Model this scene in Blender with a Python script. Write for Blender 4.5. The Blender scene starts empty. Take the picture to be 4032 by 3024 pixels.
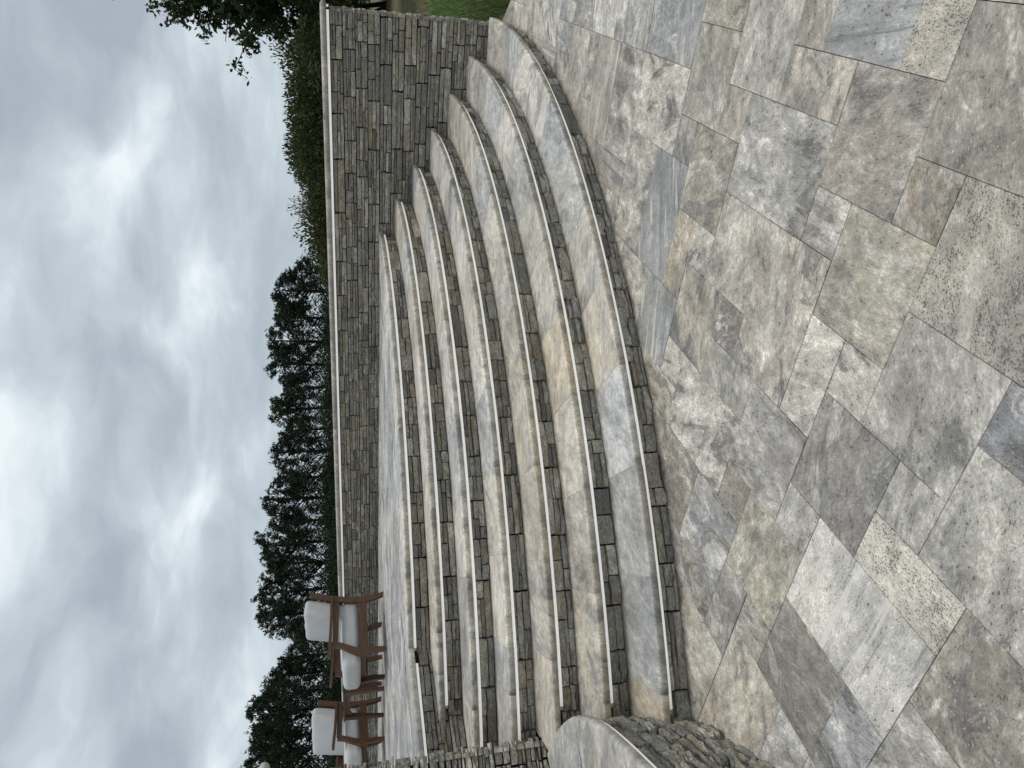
import bpy, math, random
from mathutils import Vector, Matrix, noise as mnoise
R0 = random.Random(11)
sc = bpy.context.scene
COL = sc.collection
pi = math.pi
rad = math.radians

# ------------------------------------------------------------------ camera
S = 1.183
EYE = 1.419 * S
PITCH, ROLL, F_PX = rad(13.39), rad(-1.3917), 2812.0
cp, sp, cr, sr = math.cos(PITCH), math.sin(PITCH), math.cos(ROLL), math.sin(ROLL)
r0 = Vector((1, 0, 0)); r1 = Vector((0, -sp, -cp)); c_fwd = Vector((0, cp, -sp))
c_right = r0 * cr - r1 * sr
c_down = r0 * sr + r1 * cr
cam = bpy.data.cameras.new('camera'); camo = bpy.data.objects.new('camera', cam); COL.objects.link(camo)
M = Matrix((( c_down.x, c_right.x, -c_fwd.x, 0), (c_down.y, c_right.y, -c_fwd.y, 0), (c_down.z, c_right.z, -c_fwd.z, EYE), (0, 0, 0, 1)))
camo.matrix_world = M
cam.sensor_fit = 'HORIZONTAL'; cam.sensor_width = 36.0; cam.lens = F_PX / 4032 * 36.0
cam.clip_start = 0.05; cam.clip_end = 3000
sc.camera = camo
sc.render.resolution_x = 1024; sc.render.resolution_y = 768

# ------------------------------------------------------------------ sky, sun, exposure
SUN_AZ, SUN_EL = rad(112), rad(72)      # azimuth measured from +Y towards +X
sc.view_settings.view_transform = 'Standard'
sc.view_settings.look = 'None'
sc.view_settings.exposure = 0.12
sc.view_settings.gamma = 1.0
w = bpy.data.worlds.new('World'); sc.world = w; w.use_nodes = True
nt = w.node_tree; nt.nodes.clear()

class NB:
    """small node builder"""
    def __init__(s, tree): s.t = tree
    def n(s, typ, **kw):
        nd = s.t.nodes.new(typ)
        for k, v in kw.items(): setattr(nd, k, v)
        return nd
    def put(s, sock, v):
        if isinstance(v, bpy.types.NodeSocket): s.t.links.new(v, sock)
        elif v is not None: sock.default_value = v
    def math(s, op, a, b=None, c=None, clamp=False):
        nd = s.n('ShaderNodeMath', operation=op, use_clamp=clamp)
        s.put(nd.inputs[0], a); s.put(nd.inputs[1], b); s.put(nd.inputs[2], c)
        return nd.outputs[0]
    def vmath(s, op, a, b=None):
        nd = s.n('ShaderNodeVectorMath', operation=op)
        s.put(nd.inputs[0], a); s.put(nd.inputs[1], b)
        return nd.outputs[0]
    def mix(s, f, a, b, mode='MIX'):
        nd = s.n('ShaderNodeMix', data_type='RGBA', blend_type=mode)
        nd.clamp_factor = True
        s.put(nd.inputs[0], f)
        s.put(nd.inputs[6], a if isinstance(a, bpy.types.NodeSocket) else (*a, 1) if len(a) == 3 else a)
        s.put(nd.inputs[7], b if isinstance(b, bpy.types.NodeSocket) else (*b, 1) if len(b) == 3 else b)
        return nd.outputs[2]
    def rng(s, v, a, b, c=0.0, d=1.0, smooth=False):
        nd = s.n('ShaderNodeMapRange'); nd.clamp = True
        if smooth: nd.interpolation_type = 'SMOOTHSTEP'
        s.put(nd.inputs[0], v); s.put(nd.inputs[1], a); s.put(nd.inputs[2], b); s.put(nd.inputs[3], c); s.put(nd.inputs[4], d)
        return nd.outputs[0]
    def noise(s, vec, scale, detail=4, rough=.55, dist=0.0, dim='3D', out=0):
        nd = s.n('ShaderNodeTexNoise', noise_dimensions=dim)
        s.put(nd.inputs['Vector'], vec)
        s.put(nd.inputs['Scale'], scale); s.put(nd.inputs['Detail'], detail)
        s.put(nd.inputs['Roughness'], rough); s.put(nd.inputs['Distortion'], dist)
        return nd.outputs[out]
    def vor(s, vec, scale, feature='F1', rnd=1.0, out='Distance'):
        nd = s.n('ShaderNodeTexVoronoi', feature=feature)
        s.put(nd.inputs['Vector'], vec); s.put(nd.inputs['Scale'], scale); s.put(nd.inputs['Randomness'], rnd)
        return nd.outputs[out]
    def ramp(s, f, stops):
        nd = s.n('ShaderNodeValToRGB'); e = nd.color_ramp.elements
        while len(e) < len(stops): e.new(0.5)
        for i, (p, c) in enumerate(stops):
            e[i].position = p; e[i].color = (*c, 1)
        s.put(nd.inputs[0], f)
        return nd.outputs[0]
    def scale(s, vec, xyz):
        return s.vmath('MULTIPLY', vec, xyz)
    def comb(s, x, y, z):
        nd = s.n('ShaderNodeCombineXYZ')
        s.put(nd.inputs[0], x); s.put(nd.inputs[1], y); s.put(nd.inputs[2], z)
        return nd.outputs[0]

b = NB(nt)
sky = b.n('ShaderNodeTexSky', sky_type='NISHITA'); sky.sun_disc = False
sky.sun_elevation = SUN_EL; sky.sun_rotation = SUN_AZ; sky.air_density = 1.2; sky.dust_density = 2.0
bg1 = b.n('ShaderNodeBackground'); nt.links.new(sky.outputs[0], bg1.inputs[0]); bg1.inputs[1].default_value = 0.10
tc = b.n('ShaderNodeTexCoord')
sx = b.n('ShaderNodeSeparateXYZ'); nt.links.new(tc.outputs['Generated'], sx.inputs[0])
zz = b.math('ADD', b.math('MAXIMUM', sx.outputs[2], 0.0), 0.26)
pl = b.comb(b.math('DIVIDE', sx.outputs[0], zz), b.math('DIVIDE', sx.outputs[1], zz), 0.0)
pl = b.vmath('ADD', pl, (1.7, 9.4, 0.0))
pw = b.vmath('ADD', pl, b.scale(b.noise(pl, 1.6, 3, .55, out=1), (.45, .45, 0)))
n_big = b.noise(pw, 0.9, 2, .5)
n_mid = b.noise(pw, 2.3, 8, .54, .15)
cl = b.math('ADD', b.math('MULTIPLY', n_big, .45), b.math('MULTIPLY', n_mid, .55))
ccol = b.ramp(b.rng(cl, .37, .60), [(0.0, (.82, .885, .915)), (.2, (.68, .755, .80)), (.42, (.55, .62, .675)), (.7, (.455, .515, .575)), (1.0, (.375, .425, .49))])
ccol = b.mix(b.rng(sx.outputs[2], .20, .02, 0, .55, True), ccol, (.50, .585, .645))     # the cloud deck loses contrast towards the horizon
bg2 = b.n('ShaderNodeBackground'); nt.links.new(ccol, bg2.inputs[0]); bg2.inputs[1].default_value = 1.0
mx = b.n('ShaderNodeMixShader'); mx.inputs[0].default_value = 0.94
nt.links.new(bg1.outputs[0], mx.inputs[1]); nt.links.new(bg2.outputs[0], mx.inputs[2])
wo = b.n('ShaderNodeOutputWorld'); nt.links.new(mx.outputs[0], wo.inputs[0])

sl = bpy.data.lights.new('sun', 'SUN'); sl.energy = 1.4; sl.angle = rad(25); sl.color = (1, .97, .92)
so = bpy.data.objects.new('sun', sl); COL.objects.link(so)
sd = Vector((math.sin(SUN_AZ) * math.cos(SUN_EL), math.cos(SUN_AZ) * math.cos(SUN_EL), math.sin(SUN_EL)))
so.rotation_euler = (-sd).to_track_quat('-Z', 'Y').to_euler()
so.location = (0, 0, 30)

# ------------------------------------------------------------------ helpers
def ray(px, py):
    u, v = 3024 - py - 1512, px - 2016
    return (c_right * u + c_down * v + c_fwd * F_PX).normalized()
def at_dist(px, py, D):
    """point at horizontal distance D seen at photo pixel"""
    d = ray(px, py); t = D / math.hypot(d.x, d.y)
    return Vector((d.x * t, d.y * t, EYE + d.z * t))
def img_size(p, size):
    return size * F_PX / max(.3, (Vector(p) - Vector((0, 0, EYE))).length)

def mesh(name, verts, faces, mat=None, smooth=False):
    me = bpy.data.meshes.new(name)
    me.from_pydata([tuple(v) for v in verts], [], faces)
    if mat: me.materials.append(mat)
    if smooth: me.shade_smooth()
    me.update()
    return me
def obj(name, me, parent=None, loc=None, rot=None, scl=None, color=None):
    o = bpy.data.objects.new(name, me); COL.objects.link(o)
    if parent: o.parent = parent
    if loc is not None: o.location = loc
    if rot is not None: o.rotation_euler = rot
    if scl is not None: o.scale = scl
    if color is not None: o.color = (*color, 1)
    return o
def thing(name, label, cat, loc=(0, 0, 0), rz=0, group=None):
    o = bpy.data.objects.new(name, None); COL.objects.link(o)
    o.location = loc; o.rotation_euler = (0, 0, rz)
    tag(o, label, cat, group)
    return o
def tag(o, label, cat, group=None):
    o['label'] = label; o['category'] = cat
    if group: o['group'] = group

class MB:
    def __init__(s): s.v = []; s.f = []
    def add(s, vs, fs):
        k = len(s.v); s.v += [tuple(v) for v in vs]; s.f += [tuple(i + k for i in f) for f in fs]
    def box(s, c, size, rot=None):
        hx, hy, hz = size[0] / 2, size[1] / 2, size[2] / 2
        vs = [Vector((x, y, z)) for x in (-hx, hx) for y in (-hy, hy) for z in (-hz, hz)]
        if rot is not None: vs = [rot @ v for v in vs]
        s.add([v + Vector(c) for v in vs], [(0, 1, 3, 2), (4, 6, 7, 5), (0, 4, 5, 1), (2, 3, 7, 6), (0, 2, 6, 4), (1, 5, 7, 3)])
    def sweep(s, rings, close=True, caps=True):
        n = len(rings[0]); k = len(s.v)
        for r in rings: s.v += [tuple(p) for p in r]
        m = n if close else n - 1
        for i in range(len(rings) - 1):
            for j in range(m):
                a, c = k + i * n + j, k + i * n + (j + 1) % n
                s.f.append((a, c, c + n, a + n))
        if caps and close:
            s.f.append(tuple(k + j for j in range(n - 1, -1, -1)))
            s.f.append(tuple(k + (len(rings) - 1) * n + j for j in range(n)))
    def tube(s, pts, rads, n=6):
        rings = []
        for i, p in enumerate(pts):
            p = Vector(p)
            d = (Vector(pts[min(i + 1, len(pts) - 1)]) - Vector(pts[max(i - 1, 0)])).normalized()
            a = d.cross(Vector((.31, .95, .11))); a.normalize(); c = d.cross(a)
            rings.append([p + (a * math.cos(2 * pi * j / n) + c * math.sin(2 * pi * j / n)) * rads[i] for j in range(n)])
        s.sweep(rings)
    def build(s, name, mat, parent=None, smooth=False, **kw):
        return obj(name, mesh(name, s.v, s.f, mat, smooth), parent, **kw)

# ------------------------------------------------------------------ materials
def newmat(name):
    m = bpy.data.materials.new(name); m.use_nodes = True
    t = m.node_tree; t.nodes.clear()
    bb = NB(t)
    p = bb.n('ShaderNodeBsdfPrincipled'); o = bb.n('ShaderNodeOutputMaterial')
    t.links.new(p.outputs[0], o.inputs[0])
    return m, bb, p
def bump(bb, p, h, strength, dist):
    nd = bb.n('ShaderNodeBump'); nd.inputs['Strength'].default_value = strength; nd.inputs['Distance'].default_value = dist
    bb.put(nd.inputs['Height'], h); bb.put(p.inputs['Normal'], nd.outputs[0])

def travertine(name, island=False, mott=.95, fleck=1.1, blotch=1.0, band=0.0, pit=0.0, rough=.6, grain=1.7, tint=(1.17, 1.12, 1.065), alts=((.265, .262, .256), (.42, .395, .35)), dk_=(.145, .142, .138)):
    m, b, p = newmat(name)
    tc = b.n('ShaderNodeTexCoord'); oi = b.n('ShaderNodeObjectInfo')
    if island:
        geo = b.n('ShaderNodeNewGeometry'); rnd = geo.outputs['Random Per Island']
        base = b.ramp(rnd, [(0, (.46, .45, .43)), (.15, (.22, .235, .255)), (.3, (.60, .59, .57)), (.45, (.30, .30, .30)), (.6, (.64, .63, .60)), (.75, (.25, .265, .29)), (.88, (.55, .53, .48)), (1, (.34, .34, .335))])
    else:
        rnd = oi.outputs['Random']; base = oi.outputs['Color']
    r = lambda k: b.math('FRACT', b.math('MULTIPLY', rnd, k))
    off = b.comb(b.math('MULTIPLY', r(17.3), 40.), b.math('MULTIPLY', r(71.7), 40.), b.math('MULTIPLY', r(131.1), 40.))
    vr = b.n('ShaderNodeVectorRotate', rotation_type='Z_AXIS')
    b.put(vr.inputs['Vector'], tc.outputs['Object'])
    b.put(vr.inputs['Angle'], b.math('ADD', b.math('MULTIPLY', b.math('GREATER_THAN', r(7.7), .45), pi / 2), b.math('MULTIPLY', r(29.), .6)))
    P = b.vmath('ADD', vr.outputs[0], off)
    G = b.scale(P, (1, grain, 1))
    big = b.noise(G, 3.4, 9, .70, .8)
    M_ = b.noise(b.scale(P, (1, 1 + (grain - 1) * .4, 1)), 15, 6, .80, .4)
    Fk = b.noise(b.scale(P, (1, grain * 1.1, 1)), 62, 3, .72)
    # the two tones every slab is made of
    alt = b.mix(b.rng(r(43.), .3, .7), *alts)
    amt = b.math('MULTIPLY', b.rng(r(57.), 0, 1, .45, 1.0), blotch)
    col = b.mix(b.math('MULTIPLY', b.rng(big, .49, .56), b.math('MULTIPLY', amt, .75)), base, alt)
    col = b.mix(b.math('MULTIPLY', b.rng(big, .545, .585), b.math('MULTIPLY', amt, .82)), col, dk_)
    col = b.mix(b.math('MULTIPLY', b.rng(big, .455, .41), b.math('MULTIPLY', amt, .72)), col, (.62, .605, .57))
    cloud = b.noise(P, 1.7, 3, .6, 1.4)
    col = b.mix(1.0, col, b.ramp(cloud, [(.32, (1.20, 1.19, 1.16)), (.5, (1, 1, 1)), (.68, (.74, .74, .745))]), 'MULTIPLY')
    if not island:      # foot wear and dirt that run on across the joints
        wp = b.n('ShaderNodeNewGeometry')
        dirt = b.noise(wp.outputs['Position'], 1.3, 5, .68, .6)
        col = b.mix(1.0, col, b.ramp(dirt, [(.34, (.80, .785, .76)), (.5, (1, 1, 1)), (.66, (1.08, 1.08, 1.07))]), 'MULTIPLY')
    lum = b.rng(M_, .24, .76, 1 - .56 * mott, 1 + .48 * mott)
    lum = b.math('MULTIPLY', lum, b.rng(Fk, .3, .7, 1 - .42 * fleck, 1 + .36 * fleck))
    col = b.mix(1.0, col, b.comb(lum, lum, lum), 'MULTIPLY')
    dk = b.math('MULTIPLY', b.rng(Fk, .54, .61), b.math('MULTIPLY', b.rng(M_, .56, .46, 0, 1), b.rng(big, .36, .50, .5, 1)))
    col = b.mix(b.math('MULTIPLY', dk, .84 * fleck), col, (.068, .065, .062))
    lt = b.math('MULTIPLY', b.rng(Fk, .40, .33), b.rng(big, .44, .56, 0, 1))
    col = b.mix(b.math('MULTIPLY', lt, .55 * fleck), col, (.66, .65, .61))
    if band:
        W = b.noise(b.scale(P, (.55, 7.0, 1)), 2.6, 5, .62, .7)
        col = b.mix(b.rng(W, .54, .66, 0, .85 * band, True), col, (.13, .135, .15))
        col = b.mix(b.rng(W, .44, .36, 0, .75 * band, True), col, (.62, .61, .57))
    if pit:
        pv = b.vor(b.vmath('ADD', b.scale(P, (1, 1.5, 1)), b.scale(b.noise(P, 26, 1, out=1), (.03, .03, 0))), 100)
        pr = b.math('MULTIPLY', b.rng(big, .36, .58, .12, .40), pit)
        col = b.mix(b.rng(b.math('SUBTRACT', pv, pr), .12, -.10, 0, .8), col, (.075, .07, .065))
    col = b.mix(1.0, col, tint, 'MULTIPLY')
    b.put(p.inputs['Base Color'], col)
    b.put(p.inputs['Roughness'], b.rng(M_, .3, .7, rough - .1, rough + .12))
    p.inputs['Specular IOR Level'].default_value = .4
    return m

def ledger_mat(name):
    m, b, p = newmat(name)
    geo = b.n('ShaderNodeNewGeometry'); oi = b.n('ShaderNodeObjectInfo')
    rnd = b.math('FRACT', b.math('ADD', geo.outputs['Random Per Island'], b.math('MULTIPLY', oi.outputs['Random'], 7.31)))
    r = lambda k: b.math('FRACT', b.math('MULTIPLY', rnd, k))
    P = b.vmath('ADD', geo.outputs['Position'], b.comb(b.math('MULTIPLY', r(37.), 9.), b.math('MULTIPLY', r(73.), 9.), b.math('MULTIPLY', r(19.), 9.)))
    base = b.ramp(r(11.), [(0, (.15, .146, .133)), (.18, (.36, .343, .30)), (.36, (.21, .20, .18)), (.54, (.44, .415, .355)), (.7, (.32, .272, .20)), (.86, (.53, .50, .425)), (1, (.26, .25, .233))])
    mott = b.noise(b.scale(P, (1, 1, 2.0)), 8, 5, .70, .6)
    fine = b.noise(b.scale(P, (1, 1, 1.8)), 55, 3, .7)
    col = b.mix(b.rng(mott, .50, .68, 0, .8, True), base, (.37, .285, .18))
    lum = b.math('MULTIPLY', b.rng(mott, .28, .72, 1.40, .58), b.rng(fine, .28, .72, .58, 1.42))
    col = b.mix(1.0, col, b.comb(lum, lum, lum), 'MULTIPLY')
    cr_ = b.math('ABSOLUTE', b.math('SUBTRACT', mott, .5))
    col = b.mix(b.math('MULTIPLY', b.rng(cr_, .010, .002), .6), col, (.06, .057, .052))
    b.put(p.inputs['Base Color'], col); p.inputs['Roughness'].default_value = .88
    p.inputs['Specular IOR Level'].default_value = .25
    bump(b, p, b.noise(b.scale(P, (1, 1, 2.2)), 30, 4, .72, .5), .8, .022)
    return m

def plain(name, col, rough=.7, spec=.3, nscale=None, amt=.15, bmp=0.0, tl=0.0, rand=0.0):
    m, b, p = newmat(name)
    c = None
    if nscale:
        tc = b.n('ShaderNodeTexCoord')
        nz = b.noise(tc.outputs['Object'], nscale, 6, .65)
        l = b.rng(nz, .3, .7, 1 - amt, 1 + amt)
        c = b.mix(1.0, col, b.comb(l, l, l), 'MULTIPLY')
        if bmp: bump(b, p, nz, bmp, .01)
    if rand:
        geo = b.n('ShaderNodeNewGeometry'); oi = b.n('ShaderNodeObjectInfo')
        rr = b.math('FRACT', b.math('ADD', geo.outputs['Random Per Island'], oi.outputs['Random']))
        l = b.rng(rr, 0, 1, 1 - rand, 1 + rand)
        c = b.mix(1.0, c if c is not None else col, b.comb(l, l, l), 'MULTIPLY')
    if c is not None: b.put(p.inputs['Base Color'], c)
    else: p.inputs['Base Color'].default_value = (*col, 1)
    p.inputs['Roughness'].default_value = rough
    p.inputs['Specular IOR Level'].default_value = spec
    return m

def leaf_mat(name, c1, c2, tl=.25):
    m, b, p = newmat(name)
    geo = b.n('ShaderNodeNewGeometry'); oi = b.n('ShaderNodeObjectInfo')
    col = b.mix(geo.outputs['Random Per Island'], c1, c2)
    l = b.rng(oi.outputs['Random'], 0, 1, .8, 1.2)
    col = b.mix(1.0, col, b.comb(l, l, l), 'MULTIPLY')
    b.put(p.inputs['Base Color'], col); p.inputs['Roughness'].default_value = .6
    p.inputs['Specular IOR Level'].default_value = .25
    tr = b.n('ShaderNodeBsdfTranslucent'); b.put(tr.inputs['Color'], col)
    ms = b.n('ShaderNodeMixShader'); ms.inputs[0].default_value = tl
    out = [n for n in b.t.nodes if n.type == 'OUTPUT_MATERIAL'][0]
    b.t.links.new(p.outputs[0], ms.inputs[1]); b.t.links.new(tr.outputs[0], ms.inputs[2]); b.t.links.new(ms.outputs[0], out.inputs[0])
    return m

def wood_mat():
    m, b, p = newmat('teak_wood')
    tc = b.n('ShaderNodeTexCoord'); oi = b.n('ShaderNodeObjectInfo')
    P = b.vmath('ADD', tc.outputs['Object'], b.comb(b.math('MULTIPLY', oi.outputs['Random'], 9.), 0.0, 0.0))
    g = b.noise(b.scale(P, (18, 3, 18)), 3.0, 6, .6, .8)
    g2 = b.noise(b.scale(P, (60, 5, 60)), 3.0, 4, .6)
    col = b.ramp(b.math('ADD', b.math('MULTIPLY', g, .7), b.math('MULTIPLY', g2, .3)), [(.3, (.040, .018, .008)), (.5, (.084, .039, .018)), (.72, (.135, .067, .032))])
    b.put(p.inputs['Base Color'], col); p.inputs['Roughness'].default_value = .5
    bump(b, p, g2, .2, .002)
    return m

def grass_ground():
    m, b, p = newmat('grass_ground')
    geo = b.n('ShaderNodeNewGeometry'); P = geo.outputs['Position']
    d = b.n('ShaderNodeVectorMath', operation='LENGTH'); b.put(d.inputs[0], P)
    n1 = b.noise(P, 1.3, 6, .65); n2 = b.noise(b.scale(P, (1, 1, 1)), 14, 6, .7); n3 = b.noise(P, .18, 4, .6)
    lawn = b.ramp(b.math('ADD', b.math('MULTIPLY', n1, .5), b.math('MULTIPLY', n2, .5)), [(.3, (.035, .062, .018)), (.5, (.065, .115, .03)), (.7, (.115, .15, .05))])
    dry = b.ramp(b.math('ADD', b.math('MULTIPLY', n1, .5), b.math('MULTIPLY', n2, .5)), [(.3, (.09, .082, .04)), (.5, (.15, .135, .075)), (.7, (.20, .19, .11))])
    far = b.rng(b.math('ADD', d.outputs['Value'], b.math('MULTIPLY', n1, 1.5)), 15.2, 15.8)
    far2 = b.rng(b.math('ADD', d.outputs['Value'], b.math('MULTIPLY', n3, 8.)), 41, 45)
    col = b.mix(far2, b.mix(far, lawn, dry), (.055, .085, .03))
    near = b.rng(b.math('ADD', d.outputs['Value'], b.math('MULTIPLY', n1, 1.2)), 11.6, 10.8)
    col = b.mix(b.math('MULTIPLY', near, .6), col, (.085, .085, .045))
    b.put(p.inputs['Base Color'], col); p.inputs['Roughness'].default_value = .95
    p.inputs['Specular IOR Level'].default_value = .1
    bump(b, p, n2, .8, .04)
    return m

PAV = travertine('travertine_paver')
PAVB = travertine('travertine_banded', mott=.45, blotch=.5, band=.8)
PAVP = travertine('travertine_pitted', mott=.4, blotch=.45, pit=1.0)
TRD = travertine('travertine_tread', mott=.7, fleck=.8, blotch=.9, rough=.48, grain=2.2, alts=((.39, .40, .405), (.46, .435, .39)), dk_=(.29, .29, .287), tint=(1.04, 1.01, .98))
TRE = travertine('travertine_shaded_edge', mott=.8, fleck=.9, blotch=.9, rough=.6, grain=2.2, alts=((.34, .335, .325), (.40, .345, .27)), dk_=(.25, .24, .225), tint=(.86, .81, .74))  # browner edge stone, with the shade of the nosing fronts painted into its tint
TER = travertine('travertine_terrace', island=True, mott=.9, fleck=.8, blotch=1.0, rough=.62, tint=(1.02, .975, .92), alts=((.24, .25, .27), (.60, .59, .56)), dk_=(.17, .175, .19))
LED_ = plain('white_diffuser', (.90, .905, .91), .4, .4)
LED_.node_tree.nodes['Principled BSDF'].inputs['Emission Color'].default_value = (1, 1, 1, 1)
LED_.node_tree.nodes['Principled BSDF'].inputs['Emission Strength'].default_value = .32
LEDCAP = plain('clear_end_cap', (.45, .45, .44), .3, .5)
STN = ledger_mat('ledger_stone')
MORT = plain('dark_mortar', (.035, .033, .030), .95, .1, 20, .4)
GROUT = plain('pale_grout', (.40, .37, .32), .9, .1, 25, .2)
SAND = plain('joint_sand', (.075, .070, .062), .95, .1, 30, .4)
WOOD = wood_mat()
FAB = plain('light_grey_canvas', (.50, .495, .485), .9, .15, 160, .06, .08)
GRS = grass_ground()
BARK = plain('bark', (.035, .028, .022), .95, .1, 9, .4)
PINE = leaf_mat('pine_needles', (.010, .020, .011), (.030, .048, .022), .12)
OAK = leaf_mat('oak_leaves', (.020, .038, .012), (.050, .080, .022), .25)
HEDGE = leaf_mat('hedge_leaves', (.026, .040, .012), (.075, .086, .028), .24)
HEDGE2 = leaf_mat('evergreen_leaves', (.008, .018, .008), (.022, .040, .016), .12)
PALE = leaf_mat('pale_leaves', (.060, .072, .030), (.14, .14, .075), .25)
BLADE = leaf_mat('grass_blades', (.045, .085, .018), (.12, .16, .05), .3)

# ------------------------------------------------------------------ plan geometry (metres)
C = Vector((-2.158 * S, 8.655 * S))
RISE = .15 * S
TREAD = .31 * S
R_LED = 5.905 * S
R_NOSE = R_LED + .042
R_FACE = R_LED - .012
WALL_ANG = rad(150.7)
WD = Vector((math.cos(WALL_ANG), math.sin(WALL_ANG)))
WN = Vector((-WD.y, WD.x))                 # faces the patio
P_END = Vector((3.04 * S, 5.86 * S)); P_END += WN * ((-6.599 * S) - P_END.dot(WN))
TERR_Z = 7 * RISE
def pol(r, a, z=0): return Vector((C.x + r * math.cos(a), C.y + r * math.sin(a), z))
def wall_angle(r):
    # angle at which radius r reaches the wall face
    off = (-6.599 * S) - C.dot(WN)        # signed distance centre -> wall along WN (negative: wall lies behind)
    base = math.atan2(-WD.y, -WD.x)
    return base + math.asin(-off / r)

# ------------------------------------------------------------------ ground
g = MB(); g.add([(-900, -300, -.035), (900, -300, -.035), (900, 1500, -.035), (-900, 1500, -.035)], [(0, 1, 2, 3)])
go = g.build('ground', GRS); go['kind'] = 'structure'

# patio ------------------------------------------------------------------
TH = rad(58.04)
EA = Vector((math.cos(TH), math.sin(TH))); EB = Vector((-math.sin(TH), math.cos(TH)))
MA, MBm, A0, B0 = .1703 * S, .1748 * S, .889 * S, .159 * S
def gxy(i, j): return EA * (A0 + MA * i) + EB * (B0 + MBm * j)
cream, light, grey, blue, tan, dark, beige, brown = (.51, .49, .435), (.54, .53, .50), (.37, .365, .355), (.285, .292, .298), (.45, .42, .365), (.225, .22, .212), (.45, .436, .395), (.345, .325, .292)
known = {  # i0,j0,di,dj : colour
 (0,7,3,2):light,(2,5,2,2):dark,(1,5,1,1):(.42,.41,.38),(0,6,2,1):cream,(1,3,2,2):beige,(3,4,1,1):beige,(4,4,1,2):(.56,.54,.48),(3,2,2,2):(.37,.35,.295),(5,2,1,1):brown,
 (0,1,3,2):(.40,.39,.34),(3,1,1,1):(.33,.29,.235),(4,0,2,2):(.37,.34,.30),(1,-1,3,2):(.29,.275,.24),(6,0,2,1):(.46,.42,.36),(8,-2,2,3):beige,(10,0,2,2):(.31,.305,.275),
 (9,1,1,1):(.36,.33,.29),(6,1,3,2):(.38,.37,.345),(9,2,2,2):(.35,.33,.275),(11,2,1,1):brown,(12,1,3,2):(.50,.48,.43),(9,4,1,1):(.50,.475,.42),(10,4,1,2):(.37,.325,.26),(11,3,2,3):blue,
 (7,3,2,2):(.42,.41,.36),(5,3,2,3):(.43,.395,.345),(7,5,1,1):(.20,.185,.175),(8,5,2,2):(.39,.36,.29),(9,7,1,1):cream,(6,7,3,2):beige,(6,6,2,1):(.38,.37,.33),(4,6,2,2):(.41,.40,.38),
 (5,8,1,1):(.29,.255,.22),(3,8,2,2):(.37,.35,.29),(3,7,1,1):(.41,.40,.375),(3,10,1,1):(.30,.285,.265),(4,10,1,2):(.265,.26,.245),(5,9,2,3):(.30,.305,.315),(7,9,2,2):(.26,.24,.215),
 (2,11,2,3):(.45,.42,.36),(4,12,2,2):cream,(1,9,2,2):(.24,.23,.205),(1,11,1,2):(.36,.365,.37),(0,9,1,2):(.34,.35,.365),(-2,6,2,2):(.33,.315,.265),(-3,8,3,2):(.38,.37,.345),(-2,4,3,2):(.44,.43,.395),(-1,3,2,1):(.25,.26,.275),
 (7,-2,1,2):(.29,.27,.235),(5,-2,2,2):(.37,.375,.375),(4,-2,1,2):(.48,.45,.38),(10,-2,2,2):(.40,.38,.33),(12,-1,1,2):(.37,.38,.39),(13,-1,2,2):blue,(9,8,2,1):(.40,.38,.31),(10,6,2,2):(.30,.31,.315)}
patio_edge = lambda y: 3.135 * S + .03 * (5.94 * S - y)
patio = bpy.data.objects.new('patio', None); 
pb = MB()
poly = [(patio_edge(-2.5), -2.5), (patio_edge(9.4), 9.4), (-4.0, 9.4), (-4.0, -2.5)]
pb.add([(x, y, -.026) for x, y in poly], [(0, 1, 2, 3)])
patio = pb.build('patio', SAND); patio['kind'] = 'structure'
occ = {}
slabs = []
for (i, j, di, dj), c in known.items():
    ok = all((i + a, j + q) not in occ for a in range(di) for q in range(dj))
    if not ok: print('paver clash', i, j); continue
    for a in range(di):
        for q in range(dj): occ[(i + a, j + q)] = 1
    slabs.append((i, j, di, dj, c))
PAL = [cream, light, grey, blue, tan, beige, beige, (.38, .365, .33), (.40, .38, .335), (.33, .32, .295), (.44, .42, .375), brown, (.36, .37, .375), (.29, .285, .275)]
rp = random.Random(5)
def in_patio(i, j):
    x, y = gxy(i + .5, j + .5)
    if x > patio_edge(y) + .12 or y < .2 or x < -2.9: return False
    d = math.hypot(x - C.x, y - C.y)
    if d < R_FACE - .35: return False
    return -1.3 < x / max(y, .3) < .75
for j in range(-14, 26):
    for i in range(-12, 40):
        if (i, j) in occ or not in_patio(i, j): continue
        opts = [(2, 3), (3, 2), (2, 2), (2, 2), (1, 2), (2, 1), (3, 2)]; rp.shuffle(opts); opts.append((1, 1))
        for di, dj in opts:
            if all((i + a, j + q) not in occ for a in range(di) for q in range(dj)): break
        for a in range(di):
            for q in range(dj): occ[(i + a, j + q)] = 1
        c = rp.choice(PAL); k = rp.uniform(.88, 1.1)
        slabs.append((i, j, di, dj, tuple(x * k for x in c)))
def clip_half(poly, n, d):
    out = []
    for k in range(len(poly)):
        a, q = poly[k], poly[(k + 1) % len(poly)]
        da, dq = a[0] * n[0] + a[1] * n[1] - d, q[0] * n[0] + q[1] * n[1] - d
        if da <= 0: out.append(a)
        if (da < 0) != (dq < 0) and abs(da - dq) > 1e-9:
            t = da / (da - dq); out.append((a[0] + (q[0] - a[0]) * t, a[1] + (q[1] - a[1]) * t))
    return out
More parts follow.
